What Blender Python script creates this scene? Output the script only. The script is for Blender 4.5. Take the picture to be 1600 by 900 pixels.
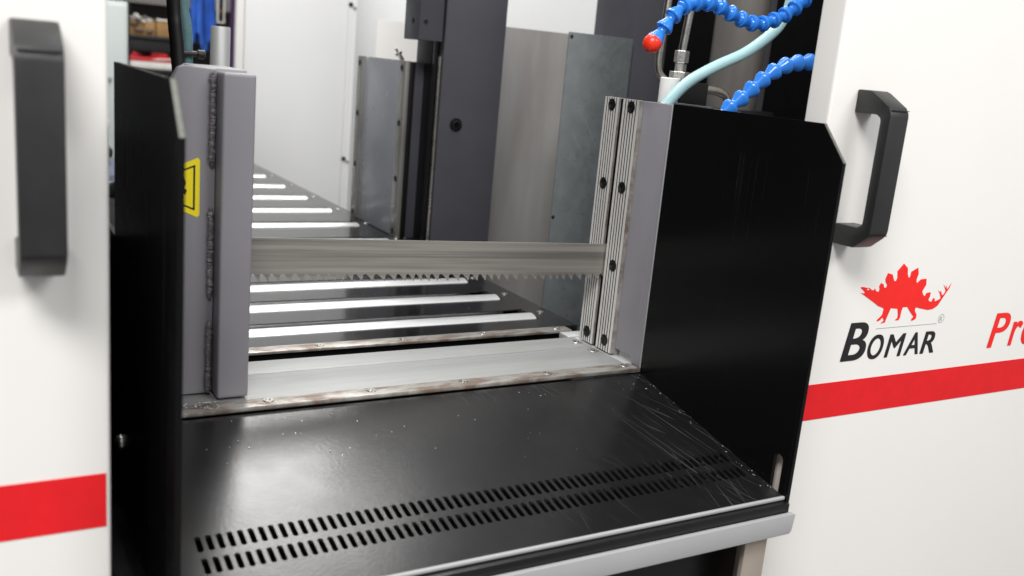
import bpy, bmesh, math, random
from mathutils import Vector, Matrix
random.seed(7)
S = bpy.context.scene
for o in list(bpy.data.objects): bpy.data.objects.remove(o)

# ------------------------------------------------------------------ camera
yaw, pitch, roll = math.radians(30.891), math.radians(-13.209), math.radians(5.270)
f = Vector((math.sin(yaw)*math.cos(pitch), math.cos(yaw)*math.cos(pitch), math.sin(pitch)))
r0 = Vector((math.cos(yaw), -math.sin(yaw), 0)); u0 = r0.cross(f)
cr = math.cos(roll)*r0 + math.sin(roll)*u0
cu = -math.sin(roll)*r0 + math.cos(roll)*u0
cd = bpy.data.cameras.new('camera'); cam = bpy.data.objects.new('camera', cd)
S.collection.objects.link(cam); S.camera = cam
m = Matrix((cr, cu, -f)).transposed().to_4x4(); m.translation = Vector((-0.1808, -0.6610, 0.2629))
cam.matrix_world = m
cd.sensor_width = 36; cd.lens = 1495.58/1600*36; cd.clip_start = 0.02; cd.clip_end = 60
cd.dof.use_dof = True; cd.dof.focus_distance = 0.84; cd.dof.aperture_fstop = 6.8; cd.dof.aperture_blades = 7

# ------------------------------------------------------------------ light
W = bpy.data.worlds.new('World'); S.world = W; W.use_nodes = True
W.node_tree.nodes['Background'].inputs[0].default_value = (0.995, 0.995, 0.99, 1)
W.node_tree.nodes['Background'].inputs[1].default_value = 0.42
def lamp(name, loc, target, sx, sy, power, col):
    d = bpy.data.lights.new(name, 'AREA'); d.shape = 'RECTANGLE'; d.size = sx; d.size_y = sy
    d.energy = power; d.color = col
    o = bpy.data.objects.new(name, d); S.collection.objects.link(o); o.location = loc
    o.rotation_euler = (Vector(target)-Vector(loc)).to_track_quat('-Z', 'Y').to_euler()
    return o
lamp('ceiling_lamp_front', (-0.95, -1.45, 2.05), (0.05, 0.0, 0.05), 1.3, 0.6, 73, (1, 0.985, 0.965))
lamp('ceiling_lamp_right', (1.3, -2.2, 1.8), (0.7, 0.0, -0.1), 1.4, 0.6, 37, (1, 0.985, 0.965))
lamp('ceiling_lamp_rear', (0.76, 1.75, 2.0), (0.76, 1.75, 0.0), 0.64, 0.85, 26, (1, 0.985, 0.96))
lamp('added_rear_fill', (0.15, 0.35, 2.1), (0.45, 1.2, 0.1), 1.2, 0.4, 24, (1, 0.99, 0.975))  # fill light added to brighten the white panels at the rear
lamp('ceiling_lamp_aisle', (0.3, 2.7, 2.2), (0.5, 3.4, 0.2), 1.2, 0.3, 34, (1, 0.985, 0.96))
S.view_settings.view_transform = 'Standard'; S.view_settings.look = 'None'
S.view_settings.exposure = 0.04; S.view_settings.gamma = 1.0
S.render.engine = 'CYCLES'
S.cycles.max_bounces = 8; S.cycles.use_denoising = True

# ------------------------------------------------------------------ materials
def nt(name):
    m = bpy.data.materials.new(name); m.use_nodes = True
    t = m.node_tree; return m, t, t.nodes['Principled BSDF']
def N(t, typ, **kw):
    n = t.nodes.new(typ)
    for k, v in kw.items():
        if k in n.inputs: n.inputs[k].default_value = v
        else: setattr(n, k, v)
    return n
def noise(t, scale, vec=None, detail=4, rough=.55, dist=0):
    n = N(t, 'ShaderNodeTexNoise'); n.inputs['Scale'].default_value = scale
    n.inputs['Detail'].default_value = detail; n.inputs['Roughness'].default_value = rough
    n.inputs['Distortion'].default_value = dist
    if vec: t.links.new(vec, n.inputs['Vector'])
    return n.outputs['Fac']
def coord(t, scale=(1,1,1), rot=(0,0,0), world=False):
    if world: c = N(t, 'ShaderNodeNewGeometry').outputs['Position']
    else: c = N(t, 'ShaderNodeTexCoord').outputs['Object']
    mp = N(t, 'ShaderNodeMapping')
    if any(rot): mp.vector_type = 'TEXTURE'; scale = tuple(1/q for q in scale)
    mp.inputs['Scale'].default_value = scale; mp.inputs['Rotation'].default_value = rot
    t.links.new(c, mp.inputs['Vector']); return mp.outputs['Vector']
def ramp(t, fac, stops):
    n = N(t, 'ShaderNodeValToRGB'); e = n.color_ramp.elements
    while len(e) < len(stops): e.new(.5)
    for i, (p, c) in enumerate(stops):
        e[i].position = p; e[i].color = c if len(c) == 4 else (*c, 1)
    t.links.new(fac, n.inputs['Fac']); return n.outputs['Color']
def g(v): return (v, v, v)
def mixc(t, fac, a, b, mode='MIX'):
    n = N(t, 'ShaderNodeMix'); n.data_type = 'RGBA'; n.blend_type = mode
    for sock, v in ((n.inputs[0], fac), (n.inputs[6], a), (n.inputs[7], b)):
        if hasattr(v, 'links') or isinstance(v, bpy.types.NodeSocket): t.links.new(v, sock)
        elif isinstance(v, (int, float)): sock.default_value = v
        else: sock.default_value = (*v, 1)
    return n.outputs[2]
def math_(t, op, a, b=0.0):
    n = N(t, 'ShaderNodeMath'); n.operation = op
    for i, v in enumerate((a, b)):
        if isinstance(v, bpy.types.NodeSocket): t.links.new(v, n.inputs[i])
        else: n.inputs[i].default_value = v
    return n.outputs[0]
def bump(t, b, h, strength, dist=.001):
    n = N(t, 'ShaderNodeBump'); n.inputs['Strength'].default_value = strength; n.inputs['Distance'].default_value = dist
    t.links.new(h, n.inputs['Height']); t.links.new(n.outputs['Normal'], b.inputs['Normal'])
def pbr(name, col, rough=.5, metal=0, var=.12, vscale=30, rvar=.1, bstr=0, bscale=600, stretch=(1,1,1), coat=0, spec=.5):
    m, t, b = nt(name)
    v = coord(t, stretch)
    fac = noise(t, vscale, v)
    lo = tuple(c*(1-var) for c in col); hi = tuple(min(1, c*(1+var)) for c in col)
    t.links.new(ramp(t, fac, [(.3, lo), (.7, hi)]), b.inputs['Base Color'])
    t.links.new(ramp(t, noise(t, vscale*2.3, v), [(.3, g(max(0, rough-rvar))), (.7, g(min(1, rough+rvar)))]), b.inputs['Roughness'])
    b.inputs['Metallic'].default_value = metal; b.inputs['Specular IOR Level'].default_value = spec
    if coat: b.inputs['Coat Weight'].default_value = coat; b.inputs['Coat Roughness'].default_value = .15
    if bstr: bump(t, b, noise(t, bscale, coord(t)), bstr)
    return m
M = {}
M['white'] = pbr('white_paint', (.79, .778, .755), .38, var=.012, vscale=6, rvar=.04, bstr=.03, bscale=900)
M['white_cool'] = pbr('cool_white_paint', (.76, .765, .77), .45, var=.015, vscale=5, rvar=.05, bstr=.04, bscale=700)
M['red'] = pbr('red_vinyl', (.70, .007, .012), .42, var=.05, vscale=60, rvar=.05)
M['redlogo'] = pbr('red_print', (.84, .016, .012), .45, var=.05, vscale=90)
M['blackprint'] = pbr('black_print', (.012, .011, .013), .45, var=.1)
M['greyprint'] = pbr('grey_print', (.35, .35, .36), .5, var=.05)
M['plastic'] = pbr('black_plastic', (.019, .019, .020), .38, var=.15, vscale=40, rvar=.06, bstr=.25, bscale=1400)
M['grey'] = pbr('grey_machine_paint', (.236, .230, .252), .36, var=.05, vscale=14, rvar=.07, bstr=.10, bscale=500)
M['greylight'] = pbr('light_grey_paint', (.34, .345, .35), .42, var=.03, vscale=14, rvar=.05, bstr=.06)
M['jawdark'] = pbr('glossy_grey_jaw_paint', (.29, .30, .335), .24, var=.05, vscale=14, rvar=.05, bstr=.12, bscale=450)
M['weld'] = pbr('painted_weld', (.17, .155, .165), .36, var=.25, vscale=260, rvar=.12, bstr=.5, bscale=900)
M['dark'] = pbr('dark_grey_paint', (.066, .066, .080), .36, var=.08, vscale=14, rvar=.07, bstr=.15, bscale=450)
M['black'] = pbr('black_paint', (.0045, .0045, .005), .34, var=.2, vscale=20, rvar=.06, bstr=.05, bscale=700)
M['interior'] = pbr('black_unlit_interior', (.0035, .0035, .004), .7, var=.2, spec=.12)  # near-black, also puts the shade of unlit recesses into the colour
M['steel'] = pbr('bright_steel', (.74, .75, .755), .40, .75, var=.05, vscale=8, rvar=.06, stretch=(1, 30, 30))
M['tubesteel'] = pbr('tube_steel', (.50, .47, .43), .30, 1, var=.1, vscale=30, rvar=.08)
M['darksteel'] = pbr('worn_dark_steel', (.42, .41, .39), .34, .75, var=.2, vscale=60, rvar=.1, stretch=(1, 1, .15))
M['screw'] = pbr('dark_screw_steel', (.05, .05, .05), .35, .9, var=.2, vscale=200)
M['zincscrew'] = pbr('zinc_screw', (.62, .61, .58), .3, 1, var=.2, vscale=200)
M['edge'] = pbr('lit_edge', (.16, .165, .145), .45, .5, var=.2, vscale=200)
M['alu'] = pbr('brushed_aluminium', (.56, .57, .565), .50, .35, var=.02, vscale=9, rvar=.03, stretch=(1, 14, 1))
def table_mat():
    m, t, b = nt('table_aluminium')
    fine = noise(t, 260, coord(t, (.03, 1, 1)), 3, .6); big = noise(t, 22, coord(t, (.5, 1.6, 1)), 5, .65, .4)
    c = mixc(t, ramp(t, big, [(.52, g(0)), (.74, g(.35))]), ramp(t, fine, [(.3, (.325, .332, .328)), (.7, (.375, .382, .378))]), (.27, .255, .235))
    t.links.new(c, b.inputs['Base Color']); b.inputs['Metallic'].default_value = .35
    t.links.new(ramp(t, big, [(.3, g(.50)), (.7, g(.58))]), b.inputs['Roughness']); return m
M['tablealu'] = table_mat()
M['groove_dark'] = pbr('dark_groove', (.07, .066, .06), .5, .3, var=.3, vscale=60)  # darker tone for the faces inside the strip grooves
M['groove'] = pbr('grooved_aluminium', (.78, .77, .745), .36, .35, var=.07, vscale=25, rvar=.06, stretch=(1, 1, .2))
M['blue'] = pbr('blue_plastic', (.022, .20, .70), .25, var=.08, vscale=60, rvar=.06)
M['redplastic'] = pbr('red_plastic', (.80, .03, .012), .3, var=.06, vscale=60)
M['whiteplastic'] = pbr('white_plastic', (.82, .82, .80), .4, var=.04)
M['yellow'] = pbr('yellow_sticker', (.90, .74, .008), .4, var=.03)
M['brass'] = pbr('rusted_metal', (.22, .15, .11), .5, .6, var=.3, vscale=120)
M['cyl'] = pbr('burnished_cylinder', (.27, .25, .235), .38, .4, var=.3, vscale=12, rvar=.1, stretch=(1, 1, .25))
M['tan'] = pbr('tan_backing', (.80, .70, .64), .5, var=.05, vscale=30)
M['beige'] = pbr('brownish_steel', (.42, .36, .31), .42, .4, var=.1, vscale=12, stretch=(1,1,.3))
def rail_mat():
    m, t, b = nt('stained_steel_rail')
    v = coord(t, (1, 3, 1)); a = noise(t, 28, v, 6, .62)
    base = ramp(t, noise(t, 70, coord(t, (1, 12, 1))), [(.3, (.42, .40, .37)), (.7, (.62, .61, .58))])
    c = mixc(t, ramp(t, a, [(.44, g(0)), (.60, g(.85))]), base, (.20, .135, .10))
    t.links.new(c, b.inputs['Base Color']); b.inputs['Metallic'].default_value = .6
    t.links.new(ramp(t, a, [(.4, g(.32)), (.65, g(.55))]), b.inputs['Roughness'])
    bump(t, b, noise(t, 500, coord(t)), .15); return m
M['rail'] = rail_mat()
def blade_mat():
    m, t, b = nt('saw_blade_steel')
    band = noise(t, 240, coord(t, (.006, 1, 1), (0, .0305, 0)), 2, .5)
    fine = noise(t, 700, coord(t, (.015, 1, 1), (0, .0305, 0)), 2)
    smut = noise(t, 9, coord(t, (.55, 1, 22), (0, .0305, 0)), 4, .6)
    c = ramp(t, band, [(.38, (.20, .188, .168)), (.46, (.315, .30, .272)), (.56, (.355, .338, .308)), (.64, (.44, .422, .388))])
    c = mixc(t, .25, c, ramp(t, fine, [(.3, (.31, .30, .28)), (.7, (.47, .46, .435))]))
    c = mixc(t, ramp(t, smut, [(.48, g(0)), (.70, g(.6))]), c, (.17, .16, .145))
    t.links.new(c, b.inputs['Base Color']); b.inputs['Metallic'].default_value = .6
    t.links.new(ramp(t, band, [(.3, g(.38)), (.7, g(.48))]), b.inputs['Roughness'])
    return m
M['blade'] = blade_mat()
def scuffed(name, base, rough, amt, flow, wearx=None, peel=.06, spec=.5):
    """glossy black paint with fine scratches running in the flow direction and a veil of metal dust"""
    m, t, b = nt(name)
    def lines(scale, rz, st, lo, hi, dist):
        a = noise(t, scale, coord(t, (st, 1, .004), (0, 0, rz)), 2, .5, dist)
        return ramp(t, a, [(lo, g(0)), (hi, g(1))])
    l1 = lines(620, flow, .012, .645, .70, .12); l2 = lines(520, flow+.30, .016, .665, .715, .25); l3 = lines(700, flow-.40, .014, .675, .72, .2)
    mask = ramp(t, noise(t, 9, coord(t), 4, .6, .5), [(.42, g(0)), (.68, g(1))])
    s = math_(t, 'MAXIMUM', l1, math_(t, 'MAXIMUM', l2, l3)); s = math_(t, 'MULTIPLY', s, mask)
    if wearx is not None:   # worn more towards the right-hand end where cut pieces slide off
        sx = N(t, 'ShaderNodeSeparateXYZ'); t.links.new(N(t, 'ShaderNodeTexCoord').outputs['Object'], sx.inputs[0])
        w = ramp(t, math_(t, 'ADD', sx.outputs[0], .5), [(.42, g(.12)), (.5+wearx+.08, g(.55)), (.70, g(1))])
        s = math_(t, 'MULTIPLY', s, w)
        haze = ramp(t, noise(t, 16, coord(t, (.5, 1, .004), (0, 0, flow)), 6, .7, .8), [(.50, g(0)), (.78, g(.25))])
        s = math_(t, 'MAXIMUM', s, math_(t, 'MULTIPLY', haze, w))
    dust = ramp(t, noise(t, 1500, coord(t), 2), [(.70, g(0)), (.78, g(1))])
    s = math_(t, 'MAXIMUM', s, math_(t, 'MULTIPLY', dust, .6))
    fac = math_(t, 'MULTIPLY', s, amt)
    t.links.new(mixc(t, fac, base, (.42, .42, .42)), b.inputs['Base Color'])
    rr = math_(t, 'ADD', math_(t, 'MULTIPLY', noise(t, 40, coord(t), 5, .6), .10), rough-.05)
    t.links.new(math_(t, 'ADD', rr, math_(t, 'MULTIPLY', s, .15)), b.inputs['Roughness'])
    bump(t, b, noise(t, 420, coord(t), 3, .6), peel, .0004)
    b.inputs['Specular IOR Level'].default_value = spec
    return m
M['chute'] = scuffed('scuffed_black_sheet', (.0075, .0075, .0082), .235, .15, math.radians(-78), .06, .16)
M['plate'] = scuffed('glossy_black_plate', (.0036, .0036, .0040), .22, .012, math.radians(60), None, .05, .22)
M['bed'] = scuffed('black_bed_sheet', (.010, .010, .011), .13, .10, 0.0)
def sheet(name, c0, c1, c2, rough, metal, sc, st, scr):
    m, t, b = nt(name)
    a = noise(t, sc, coord(t, st), 5, .6, .4)
    c = ramp(t, a, [(.28, c0), (.5, c1), (.72, c2)])
    l = ramp(t, noise(t, 150, coord(t, (1, 1, .03), (0, math.radians(-32), 0)), 2, .5, .3), [(.70, g(0)), (.75, g(scr))])
    t.links.new(mixc(t, l, c, (.7, .72, .72)), b.inputs['Base Color'])
    t.links.new(ramp(t, noise(t, sc*3, coord(t, st)), [(.3, g(rough-.08)), (.7, g(rough+.1))]), b.inputs['Roughness'])
    b.inputs['Metallic'].default_value = metal
    bump(t, b, noise(t, 350, coord(t, (1, 1, .15))), .05); return m
M['stainless'] = sheet('stainless_sheet', (.50, .475, .45), (.60, .58, .56), (.72, .705, .69), .36, .55, 6, (1.6, 1, .35), .1)
M['zinc'] = sheet('zinc_sheet', (.245, .275, .29), (.28, .308, .322), (.32, .348, .36), .34, .65, 40, (1, 1, 1), .45)
def clear_mat():
    m, t, b = nt('translucent_hose')
    b.inputs['Base Color'].default_value = (.47, .72, .75, 1); b.inputs['Roughness'].default_value = .18
    b.inputs['Transmission Weight'].default_value = .12; b.inputs['IOR'].default_value = 1.35
    b.inputs['Subsurface Weight'].default_value = .2; b.inputs['Subsurface Radius'].default_value = (.005,.005,.005)
    return m
M['clear'] = clear_mat()
M['teal'] = pbr('teal_hose', (.13, .25, .27), .3, var=.1)
M['floor'] = pbr('grey_floor', (.22, .22, .215), .5, var=.15, vscale=3)
M['wall'] = pbr('warm_grey_wall', (.17, .155, .15), .7, var=.05, vscale=2)
M['locker'] = pbr('pale_green_grey_locker', (.52, .57, .56), .45, var=.02, vscale=3)
M['shelf'] = pbr('black_shelf', (.012, .012, .013), .5)
M['card'] = pbr('cardboard', (.30, .17, .06), .75, var=.2, vscale=14)
M['paper'] = pbr('crumpled_paper', (.72, .70, .66), .8, var=.1, vscale=20)
M['brown'] = pbr('brown_stuff', (.13, .085, .06), .7, var=.4, vscale=18)
M['redtray'] = pbr('red_tray', (.55, .02, .03), .4, var=.15, vscale=9)
M['cloth'] = pbr('blue_cloth', (.035, .15, .62), .75, var=.3, vscale=9, bstr=.3, bscale=300)
M['purple'] = pbr('purple_cloth', (.045, .015, .07), .8, var=.3, vscale=7)
M['bluegrey'] = pbr('blue_grey_metal', (.16, .18, .25), .45, var=.05)
M['orange'] = pbr('orange_plastic', (.75, .10, .01), .5)

# ------------------------------------------------------------------ mesh helpers
COL = S.collection; WL = {}
def link(name, data, loc, parent):
    o = bpy.data.objects.new(name, data); COL.objects.link(o); loc = Vector(loc)
    if parent is not None:
        o.parent = parent; o.matrix_parent_inverse = Matrix.Translation(-WL[parent])
    o.location = loc; WL[o] = loc; return o
def tag(o, label, cat, group=None):
    o['label'] = label; o['category'] = cat; o['kind'] = 'thing'
    if group: o['group'] = group
    return o
def thing(name, loc, label, cat, group=None):
    return tag(link(name, None, loc, None), label, cat, group)
def fin(name, bm, mat, parent=None, smooth=False, loc=None, tri=False):
    if tri:
        bm.normal_update(); bmesh.ops.triangulate(bm, faces=bm.faces, ngon_method='EAR_CLIP')
    bmesh.ops.recalc_face_normals(bm, faces=bm.faces)
    if loc is None:
        xs = [v.co.x for v in bm.verts]; ys = [v.co.y for v in bm.verts]; zs = [v.co.z for v in bm.verts]
        loc = Vector(((min(xs)+max(xs))/2, (min(ys)+max(ys))/2, min(zs)))
        bmesh.ops.translate(bm, verts=bm.verts, vec=-loc)
    me = bpy.data.meshes.new(name); bm.to_mesh(me); bm.free()
    me.materials.append(M[mat])
    if smooth:
        for p in me.polygons: p.use_smooth = True
        try: me.set_sharp_from_angle(angle=math.radians(38))
        except Exception: pass
    return link(name, me, loc, parent)
def again(src, loc, parent):
    o = src.copy(); o.name = src.name.split('.')[0]; COL.objects.link(o); loc = Vector(loc)
    o.parent = parent; o.matrix_parent_inverse = Matrix.Translation(-WL[parent]) if parent else Matrix()
    o.location = loc; WL[o] = loc; return o
def add_box(bm, x0, x1, y0, y1, z0, z1, bev=0, seg=2):
    r = bmesh.ops.create_cube(bm, size=1)
    vs = r['verts']
    for v in vs: v.co = Vector((x0+(v.co.x+.5)*(x1-x0), y0+(v.co.y+.5)*(y1-y0), z0+(v.co.z+.5)*(z1-z0)))
    if bev:
        es = list({e for v in vs for e in v.link_edges})
        bmesh.ops.bevel(bm, geom=es, offset=bev, segments=seg, profile=.6, affect='EDGES')
def box(name, x0, x1, y0, y1, z0, z1, mat, parent=None, bev=.0006, seg=2):
    bm = bmesh.new(); add_box(bm, x0, x1, y0, y1, z0, z1, bev, seg); return fin(name, bm, mat, parent, smooth=bev > 0)
def add_prism(bm, poly, axis, a, b):
    def P(p, c): return {'X': (c, p[0], p[1]), 'Y': (p[0], c, p[1]), 'Z': (p[0], p[1], c)}[axis]
    A = [bm.verts.new(P(p, a)) for p in poly]; B = [bm.verts.new(P(p, b)) for p in poly]
    bm.faces.new(A); bm.faces.new(B[::-1]); n = len(poly)
    for i in range(n): bm.faces.new((A[i], B[i], B[(i+1) % n], A[(i+1) % n]))
def prism(name, poly, axis, a, b, mat, parent=None, bev=0, smooth=False):
    bm = bmesh.new(); add_prism(bm, poly, axis, a, b)
    if bev:
        bmesh.ops.recalc_face_normals(bm, faces=bm.faces)
        es = [e for e in bm.edges if len(e.link_faces) == 2 and e.calc_face_angle(0) > .5]
        bmesh.ops.bevel(bm, geom=es, offset=bev, segments=2, profile=.6, affect='EDGES')
    return fin(name, bm, mat, parent, smooth=smooth or bev > 0)
def catmull(pts, k=8):
    P = [Vector(p) for p in pts]; P = [2*P[0]-P[1]] + P + [2*P[-1]-P[-2]]; out = []
    for i in range(1, len(P)-2):
        for j in range(k):
            t = j/k; a, b, c, d = P[i-1], P[i], P[i+1], P[i+2]
            out.append(.5*((2*b)+(c-a)*t+(2*a-5*b+4*c-d)*t*t+(3*b-a-3*c+d)*t**3))
    out.append(P[-2]); return out
def add_tube(bm, pts, rad, seg=16, cap=True):
    pts = [Vector(p) for p in pts]; rings = []
    t0 = (pts[1]-pts[0]).normalized(); up = Vector((0,0,1)) if abs(t0.z) < .9 else Vector((1,0,0))
    nrm = t0.cross(up).normalized()
    for i, p in enumerate(pts):
        t = (pts[min(i+1, len(pts)-1)]-pts[max(i-1, 0)]).normalized()
        nrm = (nrm-t*nrm.dot(t)).normalized(); bn = t.cross(nrm)
        rr = rad(i/(len(pts)-1)) if callable(rad) else rad
        rings.append([bm.verts.new(p+rr*(math.cos(2*math.pi*k/seg)*nrm+math.sin(2*math.pi*k/seg)*bn)) for k in range(seg)])
    for a, b in zip(rings, rings[1:]):
        for k in range(seg): bm.faces.new((a[k], a[(k+1) % seg], b[(k+1) % seg], b[k]))
    if cap: bm.faces.new(rings[0][::-1]); bm.faces.new(rings[-1])
def tube(name, pts, rad, mat, parent=None, seg=16):
    bm = bmesh.new(); add_tube(bm, pts, rad, seg); return fin(name, bm, mat, parent, smooth=True)
def add_lathe(bm, prof, seg=20, mtx=None):
    """prof: (radius, height) pairs along local Z"""
    rings = []
    for r, z in prof:
        if r < 1e-7: rings.append([bm.verts.new((0, 0, z))]); continue
        rings.append([bm.verts.new((r*math.cos(2*math.pi*k/seg), r*math.sin(2*math.pi*k/seg), z)) for k in range(seg)])
    for a, b in zip(rings, rings[1:]):
        for k in range(seg):
            q = [a[k % len(a)], a[(k+1) % len(a)], b[(k+1) % len(b)], b[k % len(b)]]
            q = [v for i, v in enumerate(q) if v not in q[:i]]
            if len(q) > 2: bm.faces.new(q)
    if mtx is not None: bmesh.ops.transform(bm, matrix=mtx, verts=[v for ring in rings for v in ring])
def axis_m(d):
    return Vector(d).to_track_quat('Z', 'Y').to_matrix().to_4x4()
def screw_mesh(name, r, d, mat, hexr=.5, h=.0009):
    """flat head with a chamfered rim and a hexagonal socket, pointing along d, origin on the surface"""
    bm = bmesh.new()
    add_lathe(bm, [(r, 0), (r, h*.55), (r*.9, h), (r*(hexr+.06), h)], 20)
    rim = [v for v in bm.verts if abs(v.co.z-h) < 1e-7 and (v.co.xy.length < r*(hexr+.1))]
    bm2 = bmesh.new(); add_lathe(bm2, [(r*(hexr+.06), h), (r*hexr, h*.85), (r*hexr*.95, h*.12), (0, h*.1)], 6)
    me = bpy.data.meshes.new('t'); bm2.to_mesh(me); bm2.free(); bm.from_mesh(me); bpy.data.meshes.remove(me)
    bmesh.ops.transform(bm, matrix=axis_m(d), verts=bm.verts)
    return bm
SCR = {}
def screw(loc, parent, d, r=.0042, mat='screw', name='screw', hexr=.5, h=.0009):
    k = (d, r, mat, name, h)
    if k not in SCR:
        SCR[k] = fin(name, screw_mesh(name, r, d, mat, hexr, h), mat, parent, smooth=True, loc=Vector(loc)); return SCR[k]
    return again(SCR[k], loc, parent)
def rrect(cx, cy, w, h, r, n=5):
    out = []
    for sx, sy, a0 in ((1,1,0), (-1,1,90), (-1,-1,180), (1,-1,270)):
        for i in range(n+1):
            a = math.radians(a0+90*i/n); out.append((cx+sx*(w/2-r)+r*math.cos(a), cy+sy*(h/2-r)+r*math.sin(a)))
    return out

# ------------------------------------------------------------------ setting
def struct(o): o['kind'] = 'structure'; return o
struct(box('floor', -6, 7, -5, 7, -.95, -.9, 'floor', bev=0))
struct(box('wall', -4, 6, 5.2, 5.3, -.9, 3.0, 'wall', bev=0))

# ------------------------------------------------------------------ machine base under everything
base = thing('machine_base', (.1, .5, -.9), 'black machine base under the chute and roller bed', 'machine base')
box('base_body', -.10, .3840, -.12, 1.5, -.9, -.09, 'black', base, .002)
box('side_housing', -.34, -.036, .16, .95, -.9, .098, 'interior', base, .002)
box('unseen_cabinet_body', -.80, -.135, -.122, 1.0, -.9, .75, 'interior', base, .002)  # unseen body behind the left door, added to darken the side plate's reflection
box('lower_panel', .20, .3580, -.165, -.125, -.30, -.072, 'black', base, .001)
box('lower_panel', -.08, .19, -.160, -.125, -.30, -.078, 'black', base, .001)

# ------------------------------------------------------------------ cabinet doors
DY = -.147
HP = [(0, .2668), (.0115, .2668), (.0145, .2658), (.0310, .2560), (.0335, .2520), (.0340, .2490), (.0340, .1640), (.0334, .1600), (.0310, .1570), (.0215, .1490), (.0185, .1478), (0, .1478),
      (0, .1640), (.0205, .1640), (.0245, .1665), (.0250, .1690), (.0250, .2440), (.0245, .2470), (.0205, .2495), (0, .2495)]
def door(x0, x1, label, hx, hz=0):
    t = thing('cabinet_door', ((x0+x1)/2, DY, -.62), label, 'door', 'white doors of the machine front')
    bm = bmesh.new(); add_box(bm, x0, x1, DY, DY+.024, -.62, .75, .0025, 3)
    fin('door_panel', bm, 'white', t, True)
    sx0, sx1 = x0+.0026, x1-.0026
    box('stripe', sx0, sx1, DY-.0004, DY+.0005, -.0020, .0292, 'red', t, 0)
    h = prism('handle', [(DY-d, z+hz) for d, z in HP], 'X', hx, hx+.0205, 'plastic', t, bev=.0014)
    for z0, z1 in ((.2535, .2541), (.1592, .1598)):
        box('cover_seam', hx+.0012, hx+.0193, DY-.0343, DY-.0330, z0+hz, z1+hz, 'blackprint', h, 0)
    return t, h
dL, hL = door(-.80, -.1135, 'white door at the left edge with red stripe and out-of-focus black handle', -.1565, -.0045)
dR, hR = door(.3885, 1.35, 'white door at right carrying the red dinosaur emblem and black lettering', .4153)

# emblem and lettering on the right door (flat print)
PY = DY-.0003
DINO_XZ = [(0.4578,0.1101),(0.4615,0.1101),(0.465,0.1093),(0.4687,0.1091),(0.4719,0.1071),(0.4745,0.1068),(0.4755,0.1084),(0.4772,0.1061),(0.4809,0.1051),(0.4813,0.1076),(0.4801,0.1099),(0.4819,0.1128),(0.4855,0.1113),(0.4863,0.1089),(0.489,0.1083),(0.4899,0.1106),(0.4874,0.1133),(0.4863,0.1159),(0.4882,0.121),(0.4943,0.1196),(0.4962,0.1166),(0.4978,0.114),(0.5,0.1137),(0.5013,0.1164),(0.4997,0.1222),(0.5063,0.1286),(0.5122,0.1247),(0.5136,0.1192),(0.5155,0.1162),(0.5174,0.1167),(0.5177,0.1212),(0.5257,0.1246),(0.5277,0.1193),(0.5263,0.114),(0.5277,0.1108),(0.5323,0.1141),(0.5394,0.1145),(0.5406,0.1092),(0.537,0.1035),(0.5386,0.1007),(0.5416,0.0986),(0.5431,0.1016),(0.5485,0.1021),(0.5488,0.0986),(0.5473,0.0954),(0.5495,0.0937),(0.5523,0.0936),(0.5535,0.0965),(0.5555,0.0964),(0.5566,0.0934),(0.5622,0.095),(0.5638,0.0963),(0.5614,0.1003),(0.5584,0.1033),(0.5616,0.1014),(0.5623,0.103),(0.5641,0.0996),(0.5656,0.0985),(0.5677,0.1002),(0.5687,0.1027),(0.5643,0.1083),(0.5683,0.1049),(0.568,0.1077),(0.5703,0.1037),(0.5722,0.1059),(0.5748,0.1094),(0.5733,0.105),(0.5697,0.1005),(0.5655,0.0948),(0.5614,0.0893),(0.5556,0.0866),(0.5492,0.0861),(0.5407,0.0876),(0.5322,0.0893),(0.5319,0.0864),(0.5353,0.0825),(0.5354,0.0792),(0.5323,0.0777),(0.5292,0.0774),(0.5296,0.079),(0.5317,0.081),(0.5272,0.0845),(0.5209,0.0902),(0.5154,0.0903),(0.5142,0.0863),(0.5141,0.0809),(0.5123,0.0789),(0.508,0.0791),(0.5109,0.0811),(0.5105,0.0843),(0.5087,0.0892),(0.5,0.0902),(0.4982,0.0855),(0.4964,0.0808),(0.4956,0.0779),(0.4905,0.0772),(0.4917,0.0784),(0.4937,0.0794),(0.4927,0.0816),(0.4907,0.0822),(0.4889,0.0802),(0.4854,0.0793),(0.4848,0.0804),(0.4888,0.0834),(0.4906,0.0854),(0.491,0.0896),(0.4899,0.0909),(0.4833,0.0929),(0.4764,0.0966),(0.4671,0.1012),(0.459,0.1053),(0.4628,0.1046),(0.4642,0.1052),(0.4619,0.107),(0.4585,0.1091)]
def flat(name, poly, mat, parent, y=PY, th=.00025):
    bm = bmesh.new(); add_prism(bm, poly, 'Y', y, y+th); return fin(name, bm, mat, parent, tri=True)
em = flat('dinosaur_emblem', DINO_XZ, 'redlogo', dR)
flat('eye', [(.4670+.0011*math.cos(a*.7854), .1079+.0007*math.sin(a*.7854)) for a in range(8)], 'white', em, PY-.0002)
flat('rule_line', [(.4858, .07275), (.5652, .07275), (.5652, .0731), (.4858, .0731)], 'greyprint', dR)
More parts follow.
